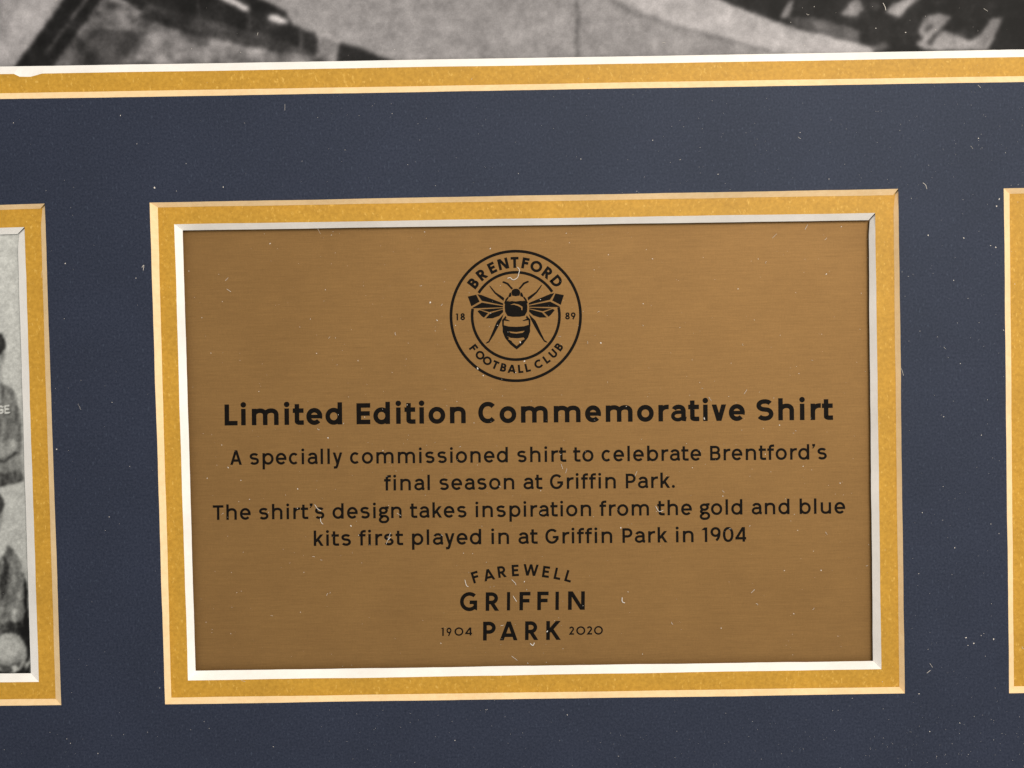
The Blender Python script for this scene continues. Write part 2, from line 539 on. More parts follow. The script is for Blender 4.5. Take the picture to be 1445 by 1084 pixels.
LET = {'G': [(1, 1), (0, 1), (0, 0), (1, 0), (1, .45), (.6, .45)], 'E': [(1, 1), (0, 1), (0, 0), (1, 0)], 'E2': [(0, .5), (.8, .5)]}
CR = []
for k, ox in enumerate((0, -152, -308, -462)):
    S = lambda pts: [(x + ox, y) for x, y in pts]
    # standing man
    paint(S([(-52, 556), (-30, 544), (-8, 534), (4, 541), (17, 549), (24, 562), (30, 600), (31, 640), (33, 676), (8, 684), (-50, 688), (-66, 640), (-62, 590)]), 0.47, 0.20, streak)
    paint(S([(-20, 528), (-2, 516), (3, 520), (3, 540), (-8, 548), (-18, 544)]), 0.62, 0.08)
    ell(-10 + ox, 500, 17, 27, 0.60, 0.08)
    ell(-11 + ox, 486, 19, 18, 0.20, 0.08)
    paint(S([(-2, 494), (5, 492), (7, 480), (2, 470), (-4, 478)]), 0.24, 0.05)
    paint(S([(2, 497), (6, 494), (6, 508), (3, 511)]), 0.50, 0.05)
    paint(S([(16, 560), (22, 566), (27, 604), (25, 626), (18, 606)]), 0.50, 0.26, streak)
    paint(S([(-46, 622), (-8, 632), (14, 618), (25, 624), (22, 634), (2, 646), (-20, 646), (-48, 636)]), 0.58, 0.14, streak)
    paint(S([(-46, 640), (-16, 650), (6, 648), (24, 636), (26, 640), (6, 654), (-20, 656)]), 0.28, 0.05)
    for kk in range(16):                                  # creases in sleeves and chest
        x_, y_ = r2.uniform(-50, 26), r2.choice((r2.uniform(556, 612), r2.uniform(800, 872)))
        l_, d_ = r2.uniform(10, 30), r2.uniform(-9, 5)
        CR.append((S([(x_, y_), (x_ + 2.2, y_ + 1), (x_ + d_ + 1.6, y_ + l_), (x_ + d_, y_ + l_)]), r2.uniform(0.30, 0.40) if kk % 2 else r2.uniform(0.54, 0.62)))
    paint(S([(-48, 660), (10, 668), (32, 662), (33, 678), (8, 686), (-50, 690)]), 0.33, 0.26, streak)
    paint(S([(28, 640), (32, 640), (34, 668), (30, 668)]), 0.60)
    # trousers and wall band between the rows
    paint(S([(-48, 690), (-18, 688), (-24, 712), (-40, 716)]), 0.42, 0.1)
    # seated man
    paint(S([(-56, 800), (-34, 776), (-6, 762), (10, 768), (20, 776), (29, 790), (34, 826), (35, 866), (32, 892), (-54, 902), (-66, 850)]), 0.47, 0.20, streak)
    paint(S([(-22, 756), (0, 750), (12, 768), (2, 786), (-10, 792), (-22, 780)]), 0.74, 0.04)
    ell(-13 + ox, 730, 17, 28, 0.55, 0.08)
    ell(-13 + ox, 712, 19, 19, 0.30, 0.06)
    paint(S([(6, 782), (14, 800), (8, 840), (0, 850), (2, 816)]), 0.24, 0.06)
    paint(S([(14, 790), (26, 796), (24, 830), (12, 850), (12, 826)]), 0.52, 0.14, streak)
    paint(S([(20, 858), (23, 858), (20, 886), (17, 886)]), 0.70, 0.2)
    paint(S([(0, 846), (16, 852), (18, 862), (2, 866)]), 0.50, 0.26, streak)
    paint(S([(-52, 880), (30, 878), (34, 896), (-54, 908)]), 0.28, 0.26, streak)
    for pts_, v_ in CR:
        paint(pts_, v_, 0.1)
    CR.clear()
    # dark gap, ball on the ground
    paint(S([(33, 806), (39, 830), (44, 956), (34, 956), (28, 898), (35, 870)]), 0.10, 0.03)
    paint(S([(-60, 900), (44, 898), (44, 960), (-60, 966)]), 0.17, 0.06)
    ell(13 + ox, 922, 25, 29, 0.58, 0.08)
    ell(9 + ox, 914, 17, 19, 0.66, 0.06)
    paint(S([(-6, 936), (14, 940), (30, 930), (24, 946), (8, 950)]), 0.36, 0.1)
    paint(S([(16, 942), (22, 938), (26, 944), (20, 950)]), 0.75)
    paint(S([(34, 940), (44, 926), (46, 932), (36, 948)]), 0.62)
T = blur(T, 1)
# white letters across the standing man's chest
for pts in ([(3.6, 574.5), (1.2, 573.2), (-2.2, 574), (-3.2, 578), (-2.2, 582.5), (1.2, 583.2), (3.6, 582), (3.6, 578.4), (1.0, 578.6)],
            [(12.6, 572.6), (7.0, 573.0), (7.2, 582.6), (12.8, 582.2)], [(7.2, 577.8), (11.6, 577.5)],
            [(-9.2, 575), (-12, 574), (-15, 576), (-15, 582), (-12, 584), (-9, 583)]):
    for (x0, y0), (x1, y1) in zip(pts, pts[1:]):
        L2 = max(1e-6, (x1 - x0) ** 2 + (y1 - y0) ** 2)
        t = np.clip(((U - x0) * (x1 - x0) + (Vg - y0) * (y1 - y0)) / L2, 0, 1)
        d = np.hypot(U - x0 - t * (x1 - x0), Vg - y0 - t * (y1 - y0))
        T = np.maximum(T, 0.80 * np.clip(1.9 - d, 0, 1))
T += 0.07 * med + 0.02 * blur(r2.normal(0, 1, T.shape), 1) * 2
team = print_mesh('team_photograph', us, vv, T, (0.97, 1.0, 0.955), Z_PRINT)
tag(team, 'old black-and-white team photograph of players in jerseys above a ball, cut off at the left', 'photograph', 'team photographs beside the plaque')
team2 = team.copy()
col.objects.link(team2)
sh = at(1720, 620, Z_PRINT) - at(-230, 645, Z_PRINT)
team2.location = (sh[0], sh[1], 0)
tag(team2, 'old black-and-white team photograph behind the gold border at the right', 'photograph', 'team photographs beside the plaque')

# ------------------------------------------------------------------ plaque
pc = [(228, 296), (1262, 286), (1268, 966), (242, 975)]
bm = bmesh.new()
tv = [bm.verts.new(p) for p in at_many(pc, Z_PLAQUE)]
bv = [bm.verts.new((v.co.x, v.co.y, Z_BACK + 0.00003)) for v in tv]
bm.faces.new(tv[::-1])
bm.faces.new(bv)
for i in range(4):
    bm.faces.new((tv[i], tv[(i + 1) % 4], bv[(i + 1) % 4], bv[i]))
bmesh.ops.recalc_face_normals(bm, faces=bm.faces)
bmesh.ops.bevel(bm, geom=[e for e in bm.edges if any(v in tv for v in e.verts)], offset=0.00015, segments=2, affect='EDGES')
me = bpy.data.meshes.new('brass_plaque')
bm.to_mesh(me)
bm.free()
me.materials.append(M_BRASS)
plaque = bpy.data.objects.new('brass_plaque', me)
col.objects.link(plaque)
tag(plaque, 'brushed brass plaque with black bee crest and lettering in the central opening', 'plaque')


class Ink:
    """Collects flat printed strokes; every stroke lies a few microns over the one before."""

    def __init__(self, z=Z_PLAQUE + 0.000012):
        self.V, self.F, self.z, self.n = [], [], z, 0

    def add(self, pts_uv, faces):
        self.n += 1
        b0 = len(self.V)
        self.V += [tuple(p) for p in at_many(pts_uv, self.z + (self.n % 9) * 1.2e-6)]
        self.F += [tuple(b0 + i for i in f) for f in faces]

    def poly(self, pts):
        # ear-safe fill through a temporary bmesh
        bm_ = bmesh.new()
        vs2 = [bm_.verts.new((p[0], -p[1], 0)) for p in pts]
        f = bm_.faces.new(vs2)
        bm_.normal_update()
        if f.normal.z < 0:
            bmesh.ops.reverse_faces(bm_, faces=[f])
        bmesh.ops.triangulate(bm_, faces=bm_.faces)
        bm_.verts.index_update()
        self.add([(v.co.x, -v.co.y) for v in bm_.verts], [[v.index for v in f2.verts] for f2 in bm_.faces])
        bm_.free()

    def build(self, name, parent, m=None):
        return link(name, self.V, self.F, m or M_INK, parent)


def ribbon(pts, wd, closed=False):
    """Outline strip of a stroke of width wd (number or one per point) in glyph space (y up)."""
    P = np.asarray(pts, float)
    n = len(P)
    W_ = np.broadcast_to(np.asarray(wd, float), (n,))
    L, R_ = [], []
    for i in range(n):
        if closed:
            a, b_ = P[i - 1], P[(i + 1) % n]
            d0, d1 = P[i] - a, b_ - P[i]
        else:
            d0 = P[i] - P[i - 1] if i else P[1] - P[0]
            d1 = P[i + 1] - P[i] if i < n - 1 else P[-1] - P[-2]
        d0 = d0 / (np.hypot(*d0) + 1e-9)
        d1 = d1 / (np.hypot(*d1) + 1e-9)
        n0, n1 = np.array([-d0[1], d0[0]]), np.array([-d1[1], d1[0]])
        mm = n0 + n1
        mm /= (np.hypot(*mm) + 1e-9)
        s = W_[i] / 2 / max(0.35, float(mm @ n0))
        L.append(P[i] + mm * s)
        R_.append(P[i] - mm * s)
    V2 = []
    for a, b_ in zip(L, R_):
        V2 += [a, b_]
    Fs = [(2 * i, 2 * i + 1, 2 * i + 3, 2 * i + 2) for i in range(n - 1)]
    if closed:
        Fs.append((2 * n - 2, 2 * n - 1, 1, 0))
    return V2, Fs


def arc(cx_, cy_, rx, ry, a0, a1, n=None, p=2.0):
    n = n or max(4, int(abs(a1 - a0) / 7))
    out = []
    for i in range(n + 1):
        t = math.radians(a0 + (a1 - a0) * i / n)
        c, s = math.cos(t), math.sin(t)
        out.append((cx_ + rx * math.copysign(abs(c) ** (2 / p), c), cy_ + ry * math.copysign(abs(s) ** (2 / p), s)))
    return out


def diag(x0, y0, x1, y1, wd):
    """Slanting bar cut level at both ends."""
    ln = math.hypot(x1 - x0, y1 - y0)
    hw = wd / 2 * ln / max(1e-6, abs(y1 - y0))
    return [(x0 - hw, y0), (x0 + hw, y0), (x1 + hw, y1), (x1 - hw, y1)], [(0, 1, 2, 3)]


def disc(cx_, cy_, r, n=20):
    return [(cx_ + r * math.cos(6.2832 * i / n), cy_ + r * math.sin(6.2832 * i / n)) for i in range(n)], [tuple(range(n))]


# ---- grotesque letters: capitals 700 high, small letters 548; returns left bearing, width, right bearing, shapes
def grotesque(ch, w):
    h, X, C, A, D, o = w / 2, 548.0, 700.0, 738.0, -232.0, 9.0
    ST, RD = 103.0, 52.0
    bw = (w - 100) * 0.8            # bold letters are a little wider
    S = []
    rib = lambda p, c=False: S.append(ribbon(p, w, c))
    bar = lambda x0, y0, x1, y1: S.append(ribbon([(x0, y0), (x1, y1)], w))
    dg = lambda x0, y0, x1, y1, ww=None: S.append(diag(x0, y0, x1, y1, ww or w))
    thin = lambda p, f, c=False: S.append(ribbon(p, w * f, c))

    def arch(x0, x1, top=X, wf=0.94):
        cxm, yc = (x0 + x1) / 2 + 8, top * 0.60
        t = top + o - h
        pts = arc(cxm, yc, cxm - x0, t - yc, 180, 90, 10, 2.04) + arc(cxm, yc, x1 - cxm, t - yc, 90, 0, 10, 2.3)[1:] + [(x1, 0)]
        rib(pts)

    if ch == ' ':
        return 0, 270, 0, S
    if ch == 'i':
        bar(h, 0, h, X)
        S.append(disc(h, 682, 0.61 * w))
        return ST - 4, w, ST - 4, S
    if ch == 'l':
        bar(h, 0, h, A)
        return ST, w, ST, S
    if ch in 'nhr':
        W_ = 482 + bw
        bar(h, 0, h, A if ch == 'h' else X)
        if ch == 'r':
            W_ = 304 + bw * 0.7
            rib(arc(W_ * 0.92, X * 0.52, W_ * 0.92 - h, X + o - h - X * 0.52, 180, 82, 12, 2.2))
            return ST, W_, 20, S
        arch(h, W_ - h)
        return ST, W_, ST - 8, S
    if ch == 'u':
        W_ = 482 + bw
        bar(W_ - h, 0, W_ - h, X)
        cxm, yc = W_ / 2 - 8, X * 0.40
        rib([(h, X)] + arc(cxm, yc, cxm - h, yc - h + o, 180, 270, 10, 2.3) + arc(cxm, yc, W_ - h - cxm, yc - h + o, 270, 360, 10, 2.04)[1:])
        return ST - 8, W_, ST, S
    if ch == 'm':
        W_ = 790 + bw * 2.4
        bar(h, 0, h, X)
        arch(h, W_ / 2)
        arch(W_ / 2, W_ - h)
        return ST, W_, ST - 8, S
    if ch in 'oec':
        W_ = {'o': 522, 'e': 500, 'c': 480}[ch] + bw * 0.8
        c, rx, ry = W_ / 2, W_ / 2 - h, X / 2 + o - h
        if ch == 'o':
            rib(arc(c, X / 2, rx, ry, 0, 352, 44, 2.04), True)
            return RD, W_, RD, S
        if ch == 'e':
            tb = 0.80 if w > 120 else 0.94
            rib(arc(c, X / 2, rx, ry, -math.degrees(math.asin((h * tb + 4) / ry)), 318, 44, 2.04))
            S.append(ribbon([(h, X / 2 - 4), (W_ - h, X / 2 - 4)], w * tb))
            return RD, W_, RD, S
        rib(arc(c + 6, X / 2, rx, ry, 47, 313, 40, 2.04))
        return RD, W_, 26, S
    if ch in 'dbpq':
        W_ = 515 + bw * 0.9
        ry = X / 2 + o - h
        if ch == 'd':
            rib(arc(W_ / 2 - 4, X / 2, W_ / 2 - h - 2, ry, 0, 352, 44, 2.04), True)
            bar(W_ - h, 0, W_ - h, A)
            return RD, W_, ST, S
        rib(arc(W_ / 2 + 4, X / 2, W_ / 2 - h - 2, ry, 0, 352, 44, 2.04), True)
        bar(h, 0 if ch == 'b' else D, h, A if ch == 'b' else X)
        return ST, W_, RD, S
    if ch == 'a':
        W_ = 462 + bw * 1.0
        sx = W_ - h - 16
        c = (h + sx) / 2
        rib([(W_ + 2, h * 0.92), (sx + 14, h + 6), (sx, h + 60), (sx, X * 0.62)] + arc(c + 6, X * 0.62, sx - c - 6, X + o - h - X * 0.62, 0, 158, 18, 2.2)[1:])
        by = X * 0.56
        tf = 0.80 if w > 120 else 0.95
        hb = h * tf
        thin([(sx, by), (c + 8, by - 4)] + arc(c - 8, (by - 4 + hb - o) / 2, c - 8 - hb, (by - 4 - hb + o) / 2, 90, 270, 18, 2.1)[1:] + [(c + 24, hb - o + 4), (sx, X * 0.21)], tf)
        return RD + 14, W_, 40, S
    if ch == 's':
        W_ = 436 + bw * 0.8
        c, rx = W_ / 2, W_ / 2 - h
        t, bt = X + o - h, -o + h
        ry1, ry2 = (t - X * 0.53) / 2, (X * 0.53 - bt) / 2
        rib(arc(c, t - ry1, rx - 4, ry1, 28, 250, 26, 2.1) + arc(c, bt + ry2, rx, ry2, 66, -152, 26, 2.1))
        return 70, W_, 64, S
    if ch == 't':
        W_ = 345 + bw * 0.5
        sx = 62 + h
        rib([(sx, 690), (sx, 128)] + arc(sx + 118, 118, 118, 118 - h + o * .4, 180, 270, 9, 2.2)[1:] + [(W_, h - 2)])
        bar(0, X - h, W_ - 8, X - h)
        return 26, W_, 30, S
    if ch == 'f':
        W_ = 330
        sx = 74 + h
        rib([(sx, 0), (sx, A - 150)] + arc(sx + 125, A - 150, 125, 150 - h, 180, 90, 9, 2.2)[1:] + [(W_, A - h)])
        bar(4, X - h, W_ - 14, X - h)
        return 26, W_, 16, S
    if ch == 'g':
        W_ = 452
        rib(arc(212, 372, 212 - h, 180 - h, 0, 350, 36), True)
        rib([(300, 498), (372, 506), (W_ + 10, 506)])
        rib([(118, 250)] + arc(150, 168, 92, 62, 150, 262, 10) + [(270, 104)] + arc(270, -38, 158, 142, 88, -80, 20)[1:] + arc(205, -68, 158, 116, 262, 130, 16) + [(180, 84)])
        return 54, W_, 22, S
    if ch == 'y':
        W_ = 458
        dg(h * 1.1, X, W_ / 2 + 2, 0 + h * 0.2)
        x0, y0, x1, y1 = W_ - h * 1.1, X, W_ / 2 - 12, -40
        dg(x0, y0, x1, y1)
        rib([(x1 + 10, y1 + 26), (x1 - 12, y1 - 50), (x1 - 48, -160), (x1 - 98, D + h + 8), (x1 - 165, D + h + 2)])
        return 34, W_, 34, S
    if ch == 'v':
        W_ = 448 + bw
        dg(h * 1.1, X, W_ / 2 - 2, 0)
        dg(W_ - h * 1.1, X, W_ / 2 + 2, 0)
        return 30, W_, 30, S
    if ch == 'k':
        W_ = 462
        bar(h, 0, h, A)
        dg(W_ - h * 1.6, X, h + 20, 182)
        dg(W_ - h * 1.25, 0, 195, X * 0.56)
        return ST, W_, 18, S
    if ch in "'’":
        S.append(([(2, 742), (w * 1.25, 742), (w * 1.2, 650), (w * 0.35, 520), (0, 545), (w * 0.5, 625), (2, 630)], [(0, 1, 2, 5, 6), (5, 2, 3, 4)]))
        return 36, w * 1.25, 30, S
    if ch == '.':
        S.append(disc(h, 0.6 * w, 0.62 * w))
        return 70, w, 80, S
    # capitals and figures
    if ch == 'L':
        rib([(h, C), (h, h), (430, h)])
        return ST, 430, 20, S
    if ch == 'E':
        W_ = 458
        rib([(W_, C - h), (h, C - h), (h, h), (W_, h)])
        bar(h, C / 2 + 8, W_ - 16, C / 2 + 8)
        return ST, W_, 50, S
    if ch == 'T':
        W_ = 505
        bar(0, C - h, W_, C - h)
        bar(W_ / 2, 0, W_ / 2, C - h)
        return 30, W_, 30, S
    if ch == 'A':
        W_ = 560
        dg(h * 1.1, 0, W_ / 2, C)
        dg(W_ - h * 1.1, 0, W_ / 2, C)
        bar(W_ * 0.2, 205, W_ * 0.8, 205)
        return 22, W_, 22, S
    if ch in 'PBR':
        W_ = 465
        bar(h, 0, h, C)
        ym = C * (0.44 if ch == 'P' else 0.52)
        r = (C - h - ym) / 2
        rib([(h, C - h), (W_ - h - r * 1.05, C - h)] + arc(W_ - h - r * 1.05, ym + r, r * 1.05, r, 90, -90, 16, 2.04)[1:] + [(h, ym)])
        if ch == 'B':
            W_ = 495
            r = (ym - h) / 2
            rib([(h, ym), (W_ - h - r, ym)] + arc(W_ - h - r, h + r, r, r, 90, -90, 16, 2.04)[1:] + [(h, h)])
        return ST, W_, 40, S
    if ch in 'CG':
        W_ = (640 if w > 120 else 605) + (10 if ch == 'G' else 0)
        c, rx, ry = W_ / 2, W_ / 2 - h, C / 2 + o - h
        if ch == 'C':
            rib(arc(c, C / 2, rx, ry, 44, 316, 44, 2.1))
            return RD, W_, 14, S
        rib(arc(c, C / 2, rx, ry, 44, 330, 46, 2.1) + [(W_ - h, C * 0.32), (W_ - h, C * 0.44), (W_ * 0.56, C * 0.44)])
        return RD, W_, 70, S
    if ch == 'S':
        W_ = 570
        c, rx = W_ / 2, W_ / 2 - h
        t, bt = C + o - h, -o + h
        ry1, ry2 = (t - C * 0.525) / 2, (C * 0.525 - bt) / 2
        rib(arc(c, t - ry1, rx - 6, ry1, 30, 250, 28, 2.1) + arc(c, bt + ry2, rx, ry2, 66, -150, 28, 2.1))
        return 56, W_, 56, S
    if ch == '1':
        bar(170, 0, 170, C)
        dg(165, C - 4, 40, C - 130, w * 0.95)
        return 40, 170 + h, 96, S
    if ch == '0':
        W_ = 492
        rib(arc(W_ / 2, C / 2, W_ / 2 - h, C / 2 + o - h, 0, 352, 44, 2.2), True)
        return RD, W_, RD, S
    if ch == '9':
        W_ = 468
        r = W_ / 2 - h
        rib(arc(W_ / 2, C + o - h - r, r, r * 1.02, 0, 352, 40), True)
        rib([(W_ - h, C - h - r)] + arc(W_ / 2 - 40, C - h - r - 20, W_ / 2 - h + 40, C - h - r - 22 - h, 0, -72, 16)[1:])
        return 52, W_, RD, S
    if ch == '4':
        W_ = 500
        bar(W_ - 110, 0, W_ - 110, C)
        dg(W_ - 125, C, h * 1.2, 190)
        bar(0, 165, W_, 165)
        return 30, W_, 40, S
    raise ValueError(ch)


# ---- geometric capitals, 700 high
def geometric(ch, w):
    h, C = w / 2, 700.0
    S = []
    rib = lambda p, c=False: S.append(ribbon(p, w, c))
    bar = lambda x0, y0, x1, y1: S.append(ribbon([(x0, y0), (x1, y1)], w))
    dg = lambda x0, y0, x1, y1: S.append(diag(x0, y0, x1, y1, w))
    if ch in 'IJ':
        bar(h, 0, h, C)
        return w, S
    if ch == 'L':
        rib([(h, C), (h, h), (400, h)])
        return 400, S
    if ch in 'EF':
        W_ = 420
        rib([(W_, C - h), (h, C - h), (h, h), (W_, h)] if ch == 'E' else [(W_, C - h), (h, C - h), (h, 0)])
        bar(h, C * 0.52, W_ - 36, C * 0.52)
        return W_, S
    if ch == 'T':
        W_ = 480
        bar(0, C - h, W_, C - h)
        bar(W_ / 2, 0, W_ / 2, C - h)
        return W_, S
    if ch in 'PRB':
        W_ = 470
        bar(h, 0, h, C)
        ym = C * 0.45 if ch != 'B' else C * 0.53
        r = (C - h - ym) / 2
        x = W_ - h - r - (30 if ch == 'B' else 20)
        rib([(h, C - h), (x, C - h)] + arc(x, ym + r, r + (0 if ch == 'B' else 20), r, 90, -90, 14)[1:] + [(h, ym)])
        if ch == 'B':
            r = (ym - h) / 2
            x = W_ - h - r
            rib([(h, ym), (x, ym)] + arc(x, h + r, r, r, 90, -90, 14)[1:] + [(h, h)])
        if ch == 'R':
            W_ = 530
            dg(W_ - h * 1.4, 0, 220, ym + 6)
        return W_, S
    if ch in 'O0':
        W_ = 720
        rib(arc(W_ / 2, C / 2, W_ / 2 - h, C / 2 + 8 - h, 0, 352, 44), True)
        return W_, S
    if ch == 'D':
        W_ = 600
        x = 250
        rib([(h, h), (h, C - h), (x, C - h)] + arc(x, C / 2, W_ - h - x, C / 2 - h, 90, -90, 20)[1:] + [(0, h)])
        return W_, S
    if ch == 'A':
        W_ = 680
        dg(h * 1.1, 0, W_ / 2, C)
        dg(W_ - h * 1.1, 0, W_ / 2, C)
        bar(W_ * 0.2, 190, W_ * 0.8, 190)
        return W_, S
    if ch in 'CG':
        W_ = 640
        a1 = 318 if ch == 'C' else 334
        p = arc(360, C / 2, 360 - h, C / 2 + 8 - h, 44, a1, 40)
        if ch == 'G':
            p = arc(350, C / 2, 350 - h, C / 2 + 8 - h, 46, 312, 36) + [(W_ - h, 120), (W_ - h, C * 0.46), (W_ * 0.56, C * 0.46)]
        rib(p)
        return W_, S
    if ch == 'U':
        W_ = 540
        rib([(h, C)] + arc(W_ / 2, 250, W_ / 2 - h, 250 + 8 - h, 180, 360, 24) + [(W_ - h, C)])
        return W_, S
    if ch == 'N':
        W_ = 620
        bar(h, 0, h, C)
        bar(W_ - h, 0, W_ - h, C)
        dg(h * 1.3, C, W_ - h * 1.3, 0)
        return W_, S
    if ch == 'K':
        W_ = 560
        bar(h, 0, h, C)
        dg(W_ - h * 1.6, C, h + 10, 280)
        dg(W_ - h * 1.4, 0, 190, 400)
        return W_, S
    if ch == 'W':
        W_ = 920
        for x0, y0, x1, y1 in ((h, C, 260, 0), (460, C, 260, 0), (460, C, 660, 0), (W_ - h, C, 660, 0)):
            dg(x0, y0, x1, y1)
        return W_, S
    if ch == '1':
        bar(110, 0, 110, C)
        dg(110, C - 2, 20, C - 100)
        return 110 + h, S
    if ch == '8':
        W_ = 460
        rib(arc(W_ / 2, C * 0.73, W_ / 2 - h - 25, C * 0.27 - h + 6, 0, 352, 30), True)
        rib(arc(W_ / 2, C * 0.28, W_ / 2 - h, C * 0.28 - h + 6, 0, 352, 30), True)
        return W_, S
    if ch == '9':
        W_ = 480
        r = W_ / 2 - h
        rib(arc(W_ / 2, C - h - r, r, r, 0, 352, 34), True)
        rib([(W_ - h - 10, C - h - r - 60), (W_ * 0.42, 0)])
        return W_, S
    if ch == '2':
        W_ = 440
        r = W_ / 2 - h - 6
        rib(arc(W_ / 2, C - h - r, r, r, 165, -30, 18) + [(h * 1.6, h), (W_, h)])
        return W_, S
    if ch == '4':
        W_ = 520
        bar(W_ - 120, 0, W_ - 120, C)
        dg(W_ - 130, C, h, 190)
        bar(0, 175, W_, 175)
        return W_, S
    raise ValueError(ch)


def set_line(text, p0, p1, cap, wt):
    """A line of grotesque text from the ink's left edge p0 to its right edge p1 along the baseline."""
    ink = Ink()
    gl = [grotesque(c, wt) for c in text]
    xs, x = [], -gl[0][0]
    for g in gl:
        xs.append(x + g[0])
        x += g[0] + g[1] + g[2]
    total = x - gl[-1][2]
    p0, p1 = np.array(p0, float), np.array(p1, float)
    ln = np.hypot(*(p1 - p0))
    e = (p1 - p0) / ln
    up = np.array([e[1], -e[0]])
    sx, sy = ln / total, cap / 700.0
    for g, gx in zip(gl, xs):
        for V2, Fs in g[3]:
            ink.add([p0 + e * ((gx + a) * sx) + up * (b2 * sy) for a, b2 in V2], Fs)
    return ink, sx / sy


def put(ink, ch, wt, box, slope=0.0):
    """A geometric glyph stretched to a measured box (x0, x1, baseline, top)."""
    x0, x1, yb, yt = box
    W_, S = geometric(ch, wt)
    sx, sy = (x1 - x0) / W_, (yb - yt) / 700.0
    for V2, Fs in S:
        ink.add([(x0 + a * sx + b2 * sy * slope, yb - b2 * sy - a * sx * slope) for a, b2 in V2], Fs)


def put_turned(ink, ch, wt, c, cap, ang, stretch=1.0):
    """A geometric glyph centred on c, turned by ang degrees counter-clockwise."""
    W_, S = geometric(ch, wt)
    s = cap / 700.0
    ct, st = math.cos(math.radians(ang)), math.sin(math.radians(ang))
    for V2, Fs in S:
        out = []
        for a, b2 in V2:
            x, y = (a - W_ / 2) * s * stretch, (b2 - 350) * s
            out.append((c[0] + x * ct - y * st, c[1] - (x * st + y * ct)))
        ink.add(out, Fs)


REPORT = []
for nm, text, p0, p1, cap, wt in (
        ('heading_lettering', 'Limited Edition Commemorative Shirt', (317.0, 600.6), (1175.6, 592.6), 29.7, 152),
        ('text_line', 'A specially commissioned shirt to celebrate Brentford’s', (324.8, 656.2), (1166.8, 648.4), 20.7, 116),
        ('text_line', 'final season at Griffin Park.', (542.0, 692.4), (952.0, 688.6), 20.7, 116),
        ('text_line', 'The shirt’s design takes inspiration from the gold and blue', (300.4, 733.9), (1192.8, 724.8), 20.7, 116),
        ('text_line', 'kits first played in at Griffin Park in 1904', (442.8, 770.6), (1053.0, 764.5), 20.7, 116)):
    ink, k = set_line(text, p0, p1, cap, wt)
    REPORT.append((text[:8], round(k, 3)))
    ink.build(nm, plaque)
print(REPORT)

# crest -----------------------------------------------------------
CC = np.array([727.8, 446.0])


def ring_arc(ink, r, wd, a0, a1):
    closed = abs(a1 - a0) >= 359
    pts = arc(CC[0], -CC[1], r, r, a0, a1, 140)
    V2, Fs = ribbon(pts[:-1] if closed else pts, wd, closed)
    ink.add([(a, -b2) for a, b2 in V2], Fs)


ink = Ink()
ring_arc(ink, 91.4, 4.0, 0, 360)
ring_arc(ink, 61.6, 3.9, 33.5, 148.2)
ring_arc(ink, 61.6, 3.9, 170.5, 371.5)
crest = ink.build('crest', plaque)

ink = Ink()
for ch, a in zip('BRENTFORD', (142.2, 129.2, 116.2, 103.6, 91.2, 79.6, 67.4, 53.4, 40.2)):
    c = CC + 75.6 * np.array([math.cos(math.radians(a)), -math.sin(math.radians(a))])
    put_turned(ink, ch, 168, c, 15.6, a - 90, 1.04)
for ch, a in zip('FOOTBALLCLUB', (217.4, 227.8, 237.6, 247.4, 256.6, 265.8, 275.2, 283.0, 295.2, 305.4, 314.8, 324.4)):
    c = CC + 74.9 * np.array([math.cos(math.radians(a)), -math.sin(math.radians(a))])
    put_turned(ink, ch, 164, c, 11.8, a + 90, 1.05)
for ch, x, y in (('1', 645.1, 447.4), ('8', 652.9, 447.0), ('8', 800.8, 446.0), ('9', 808.9, 445.8)):
    put_turned(ink, ch, 145, (x, y), 9.8, 0.6)
ink.build('crest_lettering', crest)

Q = 7.225
BC = 710.0
th = math.radians(-0.9)


def q(pts, mirror=False):
    """Bee outline: offsets from its axis, in enlarged units; turned slightly with the plaque."""
    out = []
    for x, y in pts:
        if mirror:
            x = -x
        y -= 640.0
        X_, Y_ = x * math.cos(th) - y * math.sin(th), x * math.sin(th) + y * math.cos(th)
        out.append((630 + (BC + X_) / Q, 350 + (640 + Y_) / Q))
    return out


